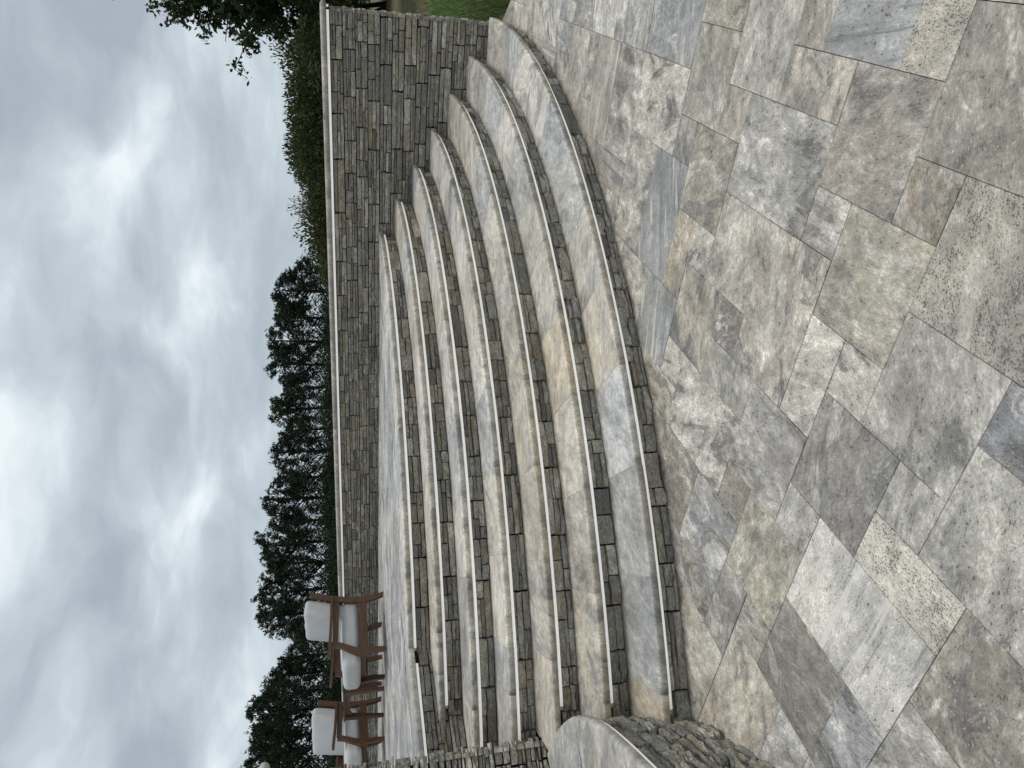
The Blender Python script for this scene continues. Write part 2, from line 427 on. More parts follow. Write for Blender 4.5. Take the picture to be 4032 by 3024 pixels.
def slab_mesh(pts, t, mat, cham=.0015, jit=0.0):
    """flat slab from a convex outline with a small worn arris; origin at its centre"""
    n = len(pts); cx = sum(p[0] for p in pts) / n; cy = sum(p[1] for p in pts) / n
    def ring(ins, z):
        o = []
        for x, y in pts:
            dx, dy = x - cx, y - cy; l = math.hypot(dx, dy)
            o.append((dx * (1 - ins / l), dy * (1 - ins / l), z))
        return o
    m = MB(); m.sweep([ring(0, -t), ring(0, -cham), ring(cham * 1.4, 0)])
    me = mesh('paver', m.v, m.f, mat)
    return me, (cx, cy)
gap = .0011
SPECIAL = {(0, 7): PAVB, (0, 1): PAVP, (5, -2): PAVB, (4, -2): PAVP, (11, 3): PAVB, (0, 6): PAVP, (10, 6): PAVB, (12, -1): PAVB}
area = sum(0 for _ in slabs)
cands = []
for (i, j, di, dj, c) in slabs:
    p0 = gxy(i, j)
    u, v = EA, EB
    pts = [p0 + u * gap + v * gap, p0 + u * (MA * di - gap) + v * gap, p0 + u * (MA * di - gap) + v * (MBm * dj - gap), p0 + u * gap + v * (MBm * dj - gap)]
    pts = [(q.x, q.y) for q in pts]
    # straight edge of the patio against the lawn:  x + .03 y <= const
    pts = clip_half(pts, (1, .03), 3.135 * S + .03 * 5.94 * S)
    if len(pts) < 3: continue
    pm_ = SPECIAL.get((i, j)) or (PAV if (i, j, di, dj) in known else rp.choice([PAV, PAV, PAV, PAVB, PAVP]))
    cands.append((pts, c, pm_))
for pts, c, pmat in cands:
    me, (cx, cy) = slab_mesh(pts, .022, pmat)
    o = obj('paver', me, patio, (cx, cy, rp.uniform(-.002, .002)), (rp.uniform(-.003, .003), rp.uniform(-.003, .003), 0), None, c)

# ------------------------------------------------------------------ ledger stones
def stone_variant(rg, nx=5, nz=3, rough=.22, e1=.10, e2=.24):
    v = []; f = []
    for a in range(nx):
        for q in range(nz):
            x = -.5 + a / (nx - 1); z = -.5 + q / (nz - 1)
            edge = (a in (0, nx - 1)) + (q in (0, nz - 1))
            y = -1 + rg.uniform(0, rough) + (e1 if edge == 1 else e2 if edge == 2 else 0)
            if 0 < a < nx - 1: x += rg.uniform(-.06, .06)
            if 0 < q < nz - 1: z += rg.uniform(-.12, .12)
            if q in (0, nz - 1): z += -math.copysign(rg.uniform(0, .09), z)
            if a in (0, nx - 1): x += -math.copysign(rg.uniform(0, .025), x)
            v.append((x, y, z))
    I = lambda a, q: a * nz + q
    for a in range(nx - 1):
        for q in range(nz - 1):
            f.append((I(a, q), I(a + 1, q), I(a + 1, q + 1), I(a, q + 1)))
    rim = [I(a, 0) for a in range(nx)] + [I(nx - 1, q) for q in range(1, nz)] + [I(a, nz - 1) for a in range(nx - 2, -1, -1)] + [I(0, q) for q in range(nz - 2, 0, -1)]
    k = len(v)
    for r in rim: v.append((v[r][0], 0, v[r][2]))
    n = len(rim)
    for q in range(n): f.append((rim[(q + 1) % n], rim[q], k + q, k + (q + 1) % n))
    return v, f
rs = random.Random(21)
VAR = [stone_variant(rs, 5, 3, .34) for _ in range(30)]
VMESH = [mesh('stone', v, f, STN) for v, f in VAR]
VAR2 = [stone_variant(rs, 6, 4, .34, .03, .10) for _ in range(24)]
VMESH2 = [mesh('stone', v, f, STN) for v, f in VAR2]

def fill_panel(rg, s0, s1, z0, z1, nn=(2, 2, 3, 3, 3, 4)):
    """strips of split stone inside one ledger panel -> (s0,s1,z0,z1,proud)"""
    out = []; H = z1 - z0; L = s1 - s0
    n = (rg.choice(nn) if L > .16 else rg.choice([1, 2])) if H > .085 else rg.choice([1, 2])
    hs = [rg.uniform(.5, 1.6) for _ in range(n)]; t = sum(hs); z = z0
    for h in hs:
        h = h / t * H
        k = 1 if L < .14 else rg.choice([1, 2, 2]) if L < .42 else rg.choice([1, 2, 2, 3])
        ws = [rg.uniform(.5, 1.5) for _ in range(k)]; tw = sum(ws); a = s0
        for w_ in ws:
            e = a + L * w_ / tw
            if h > .045 and rg.random() < .3:
                zm = z + h * rg.uniform(.35, .65)
                out.append((a, e, z, zm, rg.uniform(0, .02))); out.append((a, e, zm, z + h, rg.uniform(0, .02)))
            else: out.append((a, e, z, z + h, rg.uniform(0, .02)))
            a = e
        z += h
    return out
def ledger(rg, L, rows, pmin=.34, pmax=.66, nn=(2, 2, 3, 3, 3, 4)):
    out = []
    for z0, z1 in rows:
        s = -rg.uniform(0, pmax)
        while s < L:
            e = s + rg.uniform(pmin, pmax)
            a, c = max(s, 0), min(e, L)
            if c - a > .01: out += fill_panel(rg, a + .0015, c - .0015, z0 + .0015, z1 - .0015, nn)
            s = e
    return out

class StoneSet:
    """collects stones of one thing: the largest become parts, the rest one joined part"""
    def __init__(s, parent, seed, big=False): s.p = parent; s.l = []; s.rg = random.Random(seed); s.big = big
    def add(s, pos, rz, ln, h, depth):
        g = (.0018 if s.rg.random() < .6 else .0036) * (1.9 if s.big else 1)
        s.l.append((img_size(pos, ln) * img_size(pos, h), Vector(pos), rz, ln - g, h - g, depth, s.rg.randrange(len(VAR2 if s.big else VAR)), s.rg.uniform(-.012, .012)))
    def build(s, limit=300):
        s.l.sort(key=lambda t: -t[0])
        for t in s.l[:limit]:
            _, p, rz, ln, h, d, k, tilt = t
            obj('stone', (VMESH2 if s.big else VMESH)[k], s.p, p, (0, tilt * .4, rz + tilt), (ln, d, h))
        if len(s.l) > limit:
            m = MB()
            for t in s.l[limit:]:
                _, p, rz, ln, h, d, k, tilt = t
                X = Matrix.Translation(p) @ Matrix.Rotation(rz + tilt, 4, 'Z') @ Matrix.Diagonal((ln, d, h, 1))
                v, f = VAR[k]
                m.add([X @ Vector(q) for q in v], f)
            o = m.build('small_stones', STN, s.p); o['kind'] = 'stuff'

# ------------------------------------------------------------------ curved staircase
stair = thing('curved_staircase', 'wide curved staircase of pale travertine treads with grey stacked stone risers', 'staircase', (0, 0, 0))
STST = StoneSet(stair, 77)
A_LEFT = {1: rad(-84.2), 2: rad(-85.4), 3: rad(-86.6), 4: rad(-90), 5: rad(-92.5), 6: rad(-90.6), 7: rad(-83.2)}
def arc_n(a0, a1, r, step=.06): return max(2, int(abs(a1 - a0) * r / step))
def nose_profile(rf, depth, t=.046, seg=5, rt_=.019, rb_=.009):
    """closed r,z outline of a slab with an eased front edge (z=0 top)"""
    p = [(rf - depth, 0.0), (rf - rt_ - .004, 0.0)]
    for k in range(seg + 1):
        a = pi / 2 - pi / 2 * k / seg
        p.append((rf - rt_ + rt_ * math.cos(a), -rt_ + rt_ * math.sin(a) - .0003))
    for k in range(3):
        a = -pi / 2 * k / 2
        p.append((rf - rb_ + rb_ * math.cos(a), -t + rb_ + rb_ * math.sin(a)))
    p.append((rf - depth, -t))
    return p
tread_cols = {1: [(.43, .375, .295), (.335, .34, .335), (.40, .405, .40), (.50, .505, .505), (.47, .43, .36), (.46, .44, .39), (.43, .44, .42)],
              2: [(.47, .43, .36), (.50, .46, .38), (.47, .44, .38), (.50, .47, .40), (.46, .405, .315), (.48, .46, .40), (.44, .42, .37)],
              3: [(.46, .41, .345), (.45, .42, .36), (.48, .44, .37), (.50, .46, .39), (.46, .42, .34), (.47, .44, .39)]}
TP = [(.50, .47, .41), (.53, .505, .46), (.46, .455, .44), (.41, .42, .42), (.49, .46, .395), (.52, .50, .46), (.45, .44, .42), (.44, .445, .445)]
rt = random.Random(9)
FIRST = {1: -81.9, 2: -82.9, 3: -81.5, 4: -84.1, 5: -86., 6: -84.5, 7: -80.2}
for k in range(1, 8):
    rf = R_NOSE - (k - 1) * TREAD; rl = R_LED - (k - 1) * TREAD; rface = R_FACE - (k - 1) * TREAD
    z = k * RISE
    a0 = A_LEFT[k]; a1 = wall_angle(rf - .3) + rad(1.2) if k > 1 else wall_angle(rf) - rad(.15)
    depth = TREAD + .10 if k < 7 else .30
    # slabs
    cuts = [a0]; q = rad(FIRST[k]); step = .574 / rf * 1.0
    while q < a1 - step * .3:
        if q > a0 + rad(.5): cuts.append(q)
        q += step * (1 if rt.random() < .8 else rt.choice([.5, 1.5])) if k > 2 else step
    cuts.append(a1)
    cols = tread_cols.get(k, [])
    for n_ in range(len(cuts) - 1):
        g0, g1 = cuts[n_] + .0013 / rf, cuts[n_ + 1] - .0013 / rf
        am = (g0 + g1) / 2; org = pol(rf - .15, am, z)
        N = arc_n(g0, g1, rf); dz = rt.uniform(-.0012, .0012)
        prof = nose_profile(rf + rt.uniform(-.0015, .0015), depth)
        rings = [[pol(r_, g0 + (g1 - g0) * t / N, z + zz_ + dz) - org for r_, zz_ in prof] for t in range(N + 1)]
        m = MB(); m.sweep(rings)
        me = mesh('tread_slab', m.v, m.f, TRD, False)
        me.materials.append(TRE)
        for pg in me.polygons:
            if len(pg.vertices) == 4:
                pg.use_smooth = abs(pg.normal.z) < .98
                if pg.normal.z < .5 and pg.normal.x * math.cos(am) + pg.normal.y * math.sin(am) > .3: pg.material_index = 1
        c = tuple(min(.72, x * 1.2) for x in (cols[n_] if n_ < len(cols) else rt.choice(TP)))
        obj('tread_slab', me, stair, org, None, None, c)
    # grout bed just inside the slab outline
    N = arc_n(a0, a1, rf, .12)
    prof = [(r_ - .0022 if r_ > rf - depth + .01 else r_ + .002, zz_ * .94 - .0014) for r_, zz_ in nose_profile(rf, depth)]
    m = MB(); m.sweep([[pol(r_, a0 + .002 + (a1 - a0 - .004) * t / N, z + zz_) for r_, zz_ in prof] for t in range(N + 1)])
    m.build('grout', GROUT, stair)
    # core
    m = MB(); rc = rface - .034; ri = rface - TREAD - .25; zb = (k - 1) * RISE - .06 if k > 1 else -.02
    cp_ = [(ri, zb), (rc, zb), (rc, z - .049), (ri, z - .049)]
    m.sweep([[pol(r_, a0 + (a1 - a0) * t / N, zz_) for r_, zz_ in cp_] for t in range(N + 1)])
    m.build('riser_core', MORT, stair)
    # light strip under the nosing
    e0 = {1: rad(-82.55), 2: rad(-83.0), 3: rad(-83.95), 6: rad(-87.0), 7: rad(-83.3)}.get(k, a0)
    e1 = wall_angle(rl) - rad(.25)
    zs = z - .0475
    rl += .014
    lp = [(rl - .016, zs), (rl, zs - .0005), (rl + .002, zs - .010), (rl, zs - .0215), (rl - .016, zs - .022)]
    N = arc_n(e0, e1, rl)
    wob = [mnoise.noise(Vector((t * .12, k * 7.1, 0))) * .0015 for t in range(N + 1)]
    m = MB(); m.sweep([[pol(r_, e0 + (e1 - e0) * t / N, zz_ + wob[t]) for r_, zz_ in lp] for t in range(N + 1)])
    m.build('light_strip', LED_, stair, True)
    if k in (1, 2, 3, 6, 7):
        m = MB(); m.sweep([[pol(r_, e0 - .022 / rl + .018 / rl * t, zz_) for r_, zz_ in [(rl - .012, zs - .002), (rl - .001, zs - .002), (rl - .001, zs - .019), (rl - .012, zs - .019)]] for t in range(2)])
        m.build('strip_end_cap', LEDCAP, stair)
    # stones of the riser
    zlo = (k - 1) * RISE + .001; zhi = z - .070
    a0 = a0 if k < 7 else rad(-84.6)
    L = (wall_angle(rface) - a0) * rface
    for (s0, s1, z0, z1, pr) in ledger(rt, L, [(zlo, zhi)], .22, .44, (1, 2, 2, 2, 3)):
        am = a0 + (s0 + s1) / 2 / rface
        sag = (s1 - s0) ** 2 / 8 / rface
        p = pol(rface - .036, am, (z0 + z1) / 2)
        STST.add(p, am + pi / 2, s1 - s0, z1 - z0, .030 + pr * 1.5 + sag * .6)

# flank where the terrace comes forward on the left
K0 = Vector((-1.70 * S, 4.635 * S)); K1 = Vector((-2.12 * S, 4.13 * S)); K2 = Vector((-2.62 * S, 3.60 * S))
fl = [K0]
for t in range(1, 13):
    q = t / 12
    fl.append(K0 * (1 - q) ** 2 + (K1 + Vector((.06, .05))) * 2 * q * (1 - q) + K2 * q * q)
def offs(pts, d):
    o = []
    for i, p in enumerate(pts):
        t = (pts[min(i + 1, len(pts) - 1)] - pts[max(i - 1, 0)]).normalized()
        o.append(p + Vector((-t.y, t.x)) * d)
    return o
# travelling from K0 to K2 the free (outer) side lies to the left: normal (-t.y, t.x)
def strip_sweep(pts, prof, z):
    """prof: (offset outwards, z)"""
    cols = [offs(pts, d) for d, _ in prof]
    return [[(cols[j][i].x, cols[j][i].y, z + prof[j][1]) for j in range(len(prof))] for i in range(len(pts))]
sgn = 1 if offs(fl, 1)[6].length < fl[6].length else -1
def fp(prof): return [(d * sgn, zz_) for d, zz_ in prof]
def orient(p): return p if sgn < 0 else p[::-1]
nseg = [(0, 5), (5, 9), (9, 12)]
for a, e in nseg:
    prof = [(-.30, 0)] + [(r_ , zz_) for r_, zz_ in nose_profile(.042, .3)[1:-1]] + [(-.30, -.046)]
    sub = fl[a:e + 1]
    if a == 0: sub = [K0 + (K0 - fl[1]).normalized() * .34] + sub
    rings = strip_sweep(sub, orient(fp(prof)), TERR_Z - .0025)
    org = Vector((sub[0].x, sub[0].y, TERR_Z))
    m = MB(); m.sweep([[Vector(p) - org for p in r_] for r_ in rings]); m.build('tread_slab', TRD, stair, loc=org, color=[(.42, .41, .38), (.36, .37, .37), (.40, .40, .39)][nseg.index((a, e))])
prof = [(-.002, -.0475), (.014, -.048), (.016, -.058), (.014, -.069), (-.002, -.0695)]
m = MB(); m.sweep(strip_sweep(fl[1:13], orient(fp(prof)), TERR_Z)); m.build('light_strip', LED_, stair, True)
prof = [(-.4, -.75), (-.046, -.75), (-.046, -.053), (-.4, -.053)]
m = MB(); m.sweep(strip_sweep(fl, orient(fp(prof)), TERR_Z)); m.build('riser_core', MORT, stair)
cum = [0]
for i in range(len(fl) - 1): cum.append(cum[-1] + (fl[i + 1] - fl[i]).length)
def along(pts, cum, s):
    for i in range(len(pts) - 1):
        if s <= cum[i + 1] or i == len(pts) - 2:
            t = (s - cum[i]) / (cum[i + 1] - cum[i]); d = (pts[i + 1] - pts[i]).normalized()
            return pts[i] + (pts[i + 1] - pts[i]) * t, d
zr = [(5 * RISE + .001 - RISE * .0, 5 * RISE + .105), (5 * RISE + .105, 5 * RISE + .20), (5 * RISE + .20, TERR_Z - .074)]
for (s0, s1, z0, z1, pr) in ledger(rt, cum[-1], zr, .26, .45):
    p, d = along(fl, cum, (s0 + s1) / 2)
    n2 = Vector((-d.y, d.x)) * sgn
    rz = math.atan2(n2.x, -n2.y)
    pp = p + n2 * (-.048)
    STST.add((pp.x, pp.y, (z0 + z1) / 2), rz, s1 - s0, z1 - z0, .030 + pr * .75)
STST.build()

# ------------------------------------------------------------------ terrace floor
terr = bpy.data.objects.new('terrace', None)
Rin = R_NOSE - 6 * TREAD - .302
hull = []
for t in range(0, 49):
    a = rad(-90) + (wall_angle(Rin) + rad(90)) * t / 48
    hull.append((C.x + Rin * math.cos(a), C.y + Rin * math.sin(a)))
m = MB()
tb = []
def clip_terr(pts):
    for k in range(48):
        (ax, ay), (bx, by) = hull[k], hull[k + 1]
        n = (by - ay, -(bx - ax)); d = n[0] * ax + n[1] * ay
        pts = clip_half(pts, n, d)
        if len(pts) < 3: return []
    pts = clip_half(pts, (0, -1), -(C.y - Rin))
    if len(pts) < 3: return []
    pts = clip_half(pts, (-WN.x, -WN.y), 6.599 * S - .03 + .0)
    return pts if len(pts) > 2 else []
rq = random.Random(3)
occt = {}
for j in range(-6, 90):
    for i in range(-14, 70):
        if (i, j) in occt: continue
        p = gxy(i, j)
        if p.x < -11 or p.x > 3 or p.y < 4.8 or p.y > 16: continue
        opts = [(2, 3), (3, 2), (2, 2), (1, 2), (2, 1)]; rq.shuffle(opts); opts.append((1, 1))
        for di, dj in opts:
            if all((i + a, j + q) not in occt for a in range(di) for q in range(dj)): break
        for a in range(di):
            for q in range(dj): occt[(i + a, j + q)] = 1
        pts = [p + EA * gap + EB * gap, p + EA * (MA * di - gap) + EB * gap, p + EA * (MA * di - gap) + EB * (MBm * dj - gap), p + EA * gap + EB * (MBm * dj - gap)]
        pts = clip_terr([(q.x, q.y) for q in pts])
        if pts:
            dz = rq.uniform(-.0012, .0012)
            m.add([(x, y, TERR_Z - .001 + dz) for x, y in pts], [tuple(range(len(pts)))])
# left tongue of floor beside the flank
inn = offs(fl, -.302 * sgn)
xl = -9.0
for i in range(len(inn) - 1):
    a, e = inn[i], inn[i + 1]
    ya, ye = max(a.y, C.y - Rin), max(e.y, C.y - Rin)
    m.add([(a.x, a.y, TERR_Z - .001), (e.x, e.y, TERR_Z - .001), (e.x, C.y - Rin + .002, TERR_Z - .001), (a.x, C.y - Rin + .002, TERR_Z - .001)], [(0, 3, 2, 1)])
e = inn[-1]
m.add([(xl, e.y, TERR_Z - .001), (e.x, e.y, TERR_Z - .001), (e.x, C.y - Rin, TERR_Z - .001), (xl, C.y - Rin, TERR_Z - .001)], [(0, 1, 2, 3)])
to = m.build('terrace', TER); to['kind'] = 'structure'
m = MB()
hb = [(x, y) for x, y in hull] + [tuple(P_END + WD * 8), tuple(P_END + WD * 13.5), (-9.5, C.y - Rin)]
m.add([(x, y, TERR_Z - .012) for x, y in hb], [tuple(range(len(hb)))])
tb = m.build('floor_bed', GROUT, to)

# ------------------------------------------------------------------ long stone wall behind the steps
WALL_TOP = 1.52 * S; CT = .056
wall = thing('stone_wall', 'long grey stacked stone wall with rounded pale coping behind the curved steps', 'wall', (P_END.x, P_END.y, 0), WALL_ANG)
# local frame: x along wall (away), y = WN direction (towards patio) since rotation maps +y to WN
WL = 13.0
m = MB(); m.box((WL / 2 + .03, -.24, (WALL_TOP - CT) / 2 - .05), (WL, .40, WALL_TOP - CT + .1 - .004)); m.build('wall_core', MORT, wall)
WS = StoneSet(wall, 5)
rows = []; zt = WALL_TOP - CT - .028
while zt > -.05:
    h = .1195; rows.append((max(zt - h, -.02), zt)); zt -= h
rw = random.Random(8)
def tread_z(s):
    p = P_END + WD * s; r = (p - C).length
    if s > 5.5: return TERR_Z
    k = sum(1 for q in range(1, 8) if r < R_FACE - .07 - (q - 1) * TREAD)
    return k * RISE
for (s0, s1, z0, z1, pr) in ledger(rw, WL, rows, .30, .60):
    if z1 < tread_z(s0) - .004 and z1 < tread_z(s1) - .004: continue
    if s0 > 11.5: continue
    WS.add(((s0 + s1) / 2, -.040, (z0 + z1) / 2), pi, s1 - s0, z1 - z0, .028 + pr)
# positions above are local; recompute weight in world
WS.l = [(img_size(P_END.to_3d() + (WD * t[1].x).to_3d() + Vector((0, 0, t[1].z)), t[3]) * img_size(P_END.to_3d() + (WD * t[1].x).to_3d() + Vector((0, 0, t[1].z)), t[4]), *t[1:]) for t in WS.l]
WS.build()
# return stones at the near end
WE = StoneSet(wall, 6)
for (s0, s1, z0, z1, pr) in ledger(rw, .44, rows, .36, .5):
    WE.add((.030, -.44 + (s0 + s1) / 2, (z0 + z1) / 2), -pi / 2, s1 - s0, z1 - z0, .026 + pr)
WE.build(120)
def coping(parent, x0, x1, yc, hw, ztop, t, cuts, cols, endround):
    prof = []
    rr = t / 2
    for k in range(9):
        a = pi / 2 - pi * k / 8; prof.append((hw - rr + rr * math.cos(a), -rr + rr * math.sin(a)))
    for k in range(9):
        a = -pi / 2 - pi * k / 8; prof.append((-hw + rr + rr * math.cos(a), -rr + rr * math.sin(a)))
    xs = [x0] + cuts + [x1]
    for i in range(len(xs) - 1):
        a, e = xs[i] + .0015, xs[i + 1] - .0015
        rings = []
        st = [(a, 1, 0)]
        if i == 0 and endround:
            st = [(a + rr * (1 - math.sin(q * pi / 12)), 1, rr * (1 - math.cos(q * pi / 12))) for q in range(0, 7)][::-1]
            st = [(a + rr * (1 - math.cos(q * pi / 12)), 0, rr * (1 - math.sin(q * pi / 12))) for q in range(0, 7)]
        n = max(1, int((e - a) / .25))
        st += [(a + (rr if i == 0 and endround else 0) + (e - a - rr) * q / n, 0, 0) for q in range(1, n)] + [(e, 0, 0)]
        for x, _, ins in st:
            sc_ = (rr - ins) / rr
            rings.append([(x - (a + e) / 2, math.copysign(max(abs(y) - ins, 0), y), -rr + (zz_ + rr) * max(sc_, .02)) for y, zz_ in prof])
        m = MB(); m.sweep(rings)
        o = m.build('coping_stone', TRD, parent, True, loc=((a + e) / 2, yc, ztop), color=cols[i % len(cols)])
coping(wall, -.052, WL, -.200, .290, WALL_TOP, CT, [1.0 + 1.22 * q for q in range(9)], [(.44, .40, .34), (.40, .37, .32), (.46, .42, .36), (.38, .37, .34)], True)
m = MB(); m.box((WL / 2 + .01, .034, WALL_TOP - CT - .0135), (WL - .02, .016, .024)); m.build('light_strip', LED_, wall)
m = MB(); m.box((-.006, -.22, WALL_TOP - CT - .0115), (.012, .40, .019)); m.build('light_strip', LED_, wall)

# ------------------------------------------------------------------ low curved wall and tall pier on the left
Q = [Vector(p) * S for p in ((-1.30, 1.75), (-1.335, 2.05), (-1.362, 2.35), (-1.395, 2.62), (-1.428, 2.80), (-1.470, 2.93), (-1.525, 3.05), (-1.60, 3.17), (-1.685, 3.28), (-1.785, 3.385), (-1.90, 3.48))]
def resample(pts, n):
    c = [0]
    for i in range(len(pts) - 1): c.append(c[-1] + (pts[i + 1] - pts[i]).length)
    return [along(pts, c, c[-1] * t / (n - 1))[0] for t in range(n)]
def smooth(pts, it=3):
    for _ in range(it):
        pts = [pts[0]] + [(pts[i - 1] + pts[i] * 2 + pts[i + 1]) / 4 for i in range(1, len(pts) - 1)] + [pts[-1]]
    return pts
Q = smooth(resample(Q, 29), 3)
LOW_TOP = .45 * S
low = thing('low_stone_wall', 'low curved stacked stone wall with rounded travertine cap at the foot of the steps', 'wall', (0, 0, 0))
s2 = 1 if offs(Q, 1)[8].x > Q[8].x else -1
prof = [(-.46, 0)] + nose_profile(.042, .3)[1:-1] + [(-.46, -.046)]
prof = [(d * s2, zz_) for d, zz_ in prof]
if s2 > 0: prof = prof[::-1]
def inner_fix(rings): return rings
for a, e, c in ((0, 9, (.44, .42, .37)), (9, 19, (.48, .455, .40)), (19, 28, (.42, .425, .425))):
    rings = strip_sweep(Q[a:e + 1], prof, LOW_TOP)
    org = Vector((Q[a].x, Q[a].y, LOW_TOP))
    m = MB(); m.sweep([[Vector(p) - org for p in r_] for r_ in rings])
    o = m.build('cap_stone', TRD, low, loc=org, color=c)
    for pg in o.data.polygons: pg.use_smooth = abs(pg.normal.z) < .98 and len(pg.vertices) == 4
prof = [(d * s2, zz_) for d, zz_ in [(.010, -.0515), (.026, -.052), (.027, -.059), (.026, -.0665), (.010, -.067)]]
if s2 > 0: prof = prof[::-1]
m = MB(); m.sweep(strip_sweep(Q[0:18], prof, LOW_TOP)); m.build('light_strip', LED_, low, True)
prof = [(d * s2, zz_) for d, zz_ in [(-.46, -LOW_TOP - .02), (-.046, -LOW_TOP - .02), (-.046, -.053), (-.46, -.053)]]
if s2 > 0: prof = prof[::-1]
m = MB(); m.sweep(strip_sweep(Q, prof, LOW_TOP)); m.build('wall_core', MORT, low)
cq = [0]
for i in range(len(Q) - 1): cq.append(cq[-1] + (Q[i + 1] - Q[i]).length)
LS = StoneSet(low, 14, True)
rl_ = random.Random(31)
rows = [(-.01, .125), (.125, .245), (.245, .36), (.36, LOW_TOP - .072)]
for (s0, s1, z0, z1, pr) in ledger(rl_, cq[-1], rows, .24, .42, (2, 2, 3)):
    p, d = along(Q, cq, (s0 + s1) / 2)
    n2 = Vector((-d.y, d.x)) * s2
    pp = p + n2 * (-.052)
    LS.add((pp.x, pp.y, (z0 + z1) / 2), math.atan2(n2.x, -n2.y), s1 - s0, z1 - z0, .034 + pr * 1.9)
LS.build(300)

ARR = Vector((-1.842 * S, 3.585 * S))
D1 = Vector((-.84, -.54)).normalized(); D2 = Vector((-.74, .67)).normalized()
pier = thing('stone_pier', 'tall grey stacked stone pier rising beside the left end of the steps', 'pier', (ARR.x, ARR.y, 0))
PIER_TOP = 1.847 * S
n1 = Vector((-D1.y, D1.x)); n1 = n1 if n1.dot(-ARR) > 0 else -n1
nside = Vector((-D2.y, D2.x)); nside = nside if nside.x > 0 else -nside
PW, PD = .62, 1.3
def pq(a, e, z, ins=0.0):
    v = D1 * a + D2 * e - (n1 + nside) * ins
    return (v.x, v.y, z)
m = MB()
core = [pq(.0, 0, 0, .045), pq(PW, 0, 0, .045), pq(PW, PD, 0, .045), pq(0, PD, 0, .045)]
cc = [(x, y) for x, y, _ in core]
m.add([(x, y, -.02) for x, y in cc] + [(x, y, PIER_TOP - .066) for x, y in cc], [(0, 1, 5, 4), (1, 2, 6, 5), (2, 3, 7, 6), (3, 0, 4, 7), (4, 5, 6, 7)])
m.build('pier_core', MORT, pier)
PS = StoneSet(pier, 15, True)
rows = []; zt = PIER_TOP - .068
while zt > -.02: rows.append((max(zt - .098, -.02), zt)); zt -= .098
for (s0, s1, z0, z1, pr) in ledger(rl_, PW, rows, .16, .34):
    ext = rl_.uniform(-.004, .022) if s0 < .02 else 0
    a, e = s0 - ext, s1
    v = D1 * ((a + e) / 2) - n1 * .046
    PS.add((v.x, v.y, (z0 + z1) / 2), math.atan2(n1.x, -n1.y), e - a, z1 - z0, .032 + pr * 1.6)
for (s0, s1, z0, z1, pr) in ledger(rl_, PD, rows, .2, .4):
    v = D2 * ((s0 + s1) / 2) - nside * .046
    PS.add((v.x, v.y, (z0 + z1) / 2), math.atan2(nside.x, -nside.y), s1 - s0, z1 - z0, .028 + pr)
PS.build(300)
# cap of the pier, rounded at its corner
m = MB(); rings = []
ce = (D1 * PW / 2 + D2 * PD / 2)
crn = [(-.068, -.068), (PW + .05, -.068), (PW + .05, PD + .05), (-.068, PD + .05)]
for zz_, ins in ((-.064, .03), (-.055, .010), (-.045, .002), (-.032, 0), (-.019, .002), (-.009, .010), (0, .03)):
    ring = []
    for ci, (a, e) in enumerate(crn):
        sa, se = (1 if a < 0 else -1), (1 if e < 0 else -1)
        v0 = D1 * (a + sa * ins) + D2 * (e + se * ins)
        rr = .05
        pa = D1 * (a + sa * ins + sa * rr) + D2 * (e + se * ins)
        pe_ = D1 * (a + sa * ins) + D2 * (e + se * ins + se * rr)
        seq = [pe_, pa] if ci in (0, 2) else [pa, pe_]
        for t in range(5):
            q = t / 4
            v = seq[0] * (1 - q) ** 2 + v0 * 2 * q * (1 - q) + seq[1] * q * q
            ring.append((v.x, v.y, PIER_TOP + zz_))
    rings.append(ring)
m.sweep(rings); m.build('coping_stone', TRD, pier, True, color=(.44, .41, .35))

# ------------------------------------------------------------------ furniture
def rounded_box(sx, sy, sz, r, n=14, puff=0.0, seed=0, wr=.0):
    """cushion: cube grid pushed to a rounded box, slightly puffed and creased"""
    V = {}; vs = []; fs = []
    def vid(p):
        key = tuple(round(c, 5) for c in p)
        if key not in V:
            V[key] = len(vs); vs.append(Vector(p))
        return V[key]
    for ax in range(3):
        for sg in (-1, 1):
            for i in range(n):
                for j in range(n):
                    q = []
                    for (a, e) in ((i, j), (i + 1, j), (i + 1, j + 1), (i, j + 1)):
                        u_, v_ = -1 + 2 * a / n, -1 + 2 * e / n
                        p = [0, 0, 0]; p[ax] = sg; p[(ax + 1) % 3] = u_; p[(ax + 2) % 3] = v_
                        q.append(vid(p))
                    fs.append(tuple(q) if sg > 0 else tuple(q[::-1]))
    hs = Vector((sx / 2, sy / 2, sz / 2)); out = []
    for p in vs:
        q = Vector((math.sin(p.x * pi / 2), math.sin(p.y * pi / 2), math.sin(p.z * pi / 2)))
        c = Vector((q.x * hs.x, q.y * hs.y, q.z * hs.z))
        inn = Vector((max(-hs.x + r, min(hs.x - r, c.x)), max(-hs.y + r, min(hs.y - r, c.y)), max(-hs.z + r, min(hs.z - r, c.z))))
        d = c - inn
        c = inn + (d.normalized() * r if d.length > 1e-6 else d)
        w_ = (1 - (c.x / hs.x) ** 2) * (1 - (c.y / hs.y) ** 2)
        c.z += math.copysign(puff * max(w_, 0), c.z)
        if wr:
            e_ = Vector((c.x * 9 + seed, c.y * 9, c.z * 9))
            c += c.normalized() * wr * mnoise.noise(e_) * 1.0
            edge = max(abs(c.x / hs.x), abs(c.y / hs.y))
            c += Vector((0, 0, 1)) * wr * 1.2 * mnoise.noise(Vector((c.x * 38 + seed, c.y * 38, 3.1))) * max(0, edge - .55) * math.copysign(1, c.z)
        out.append(c)
    return out, fs
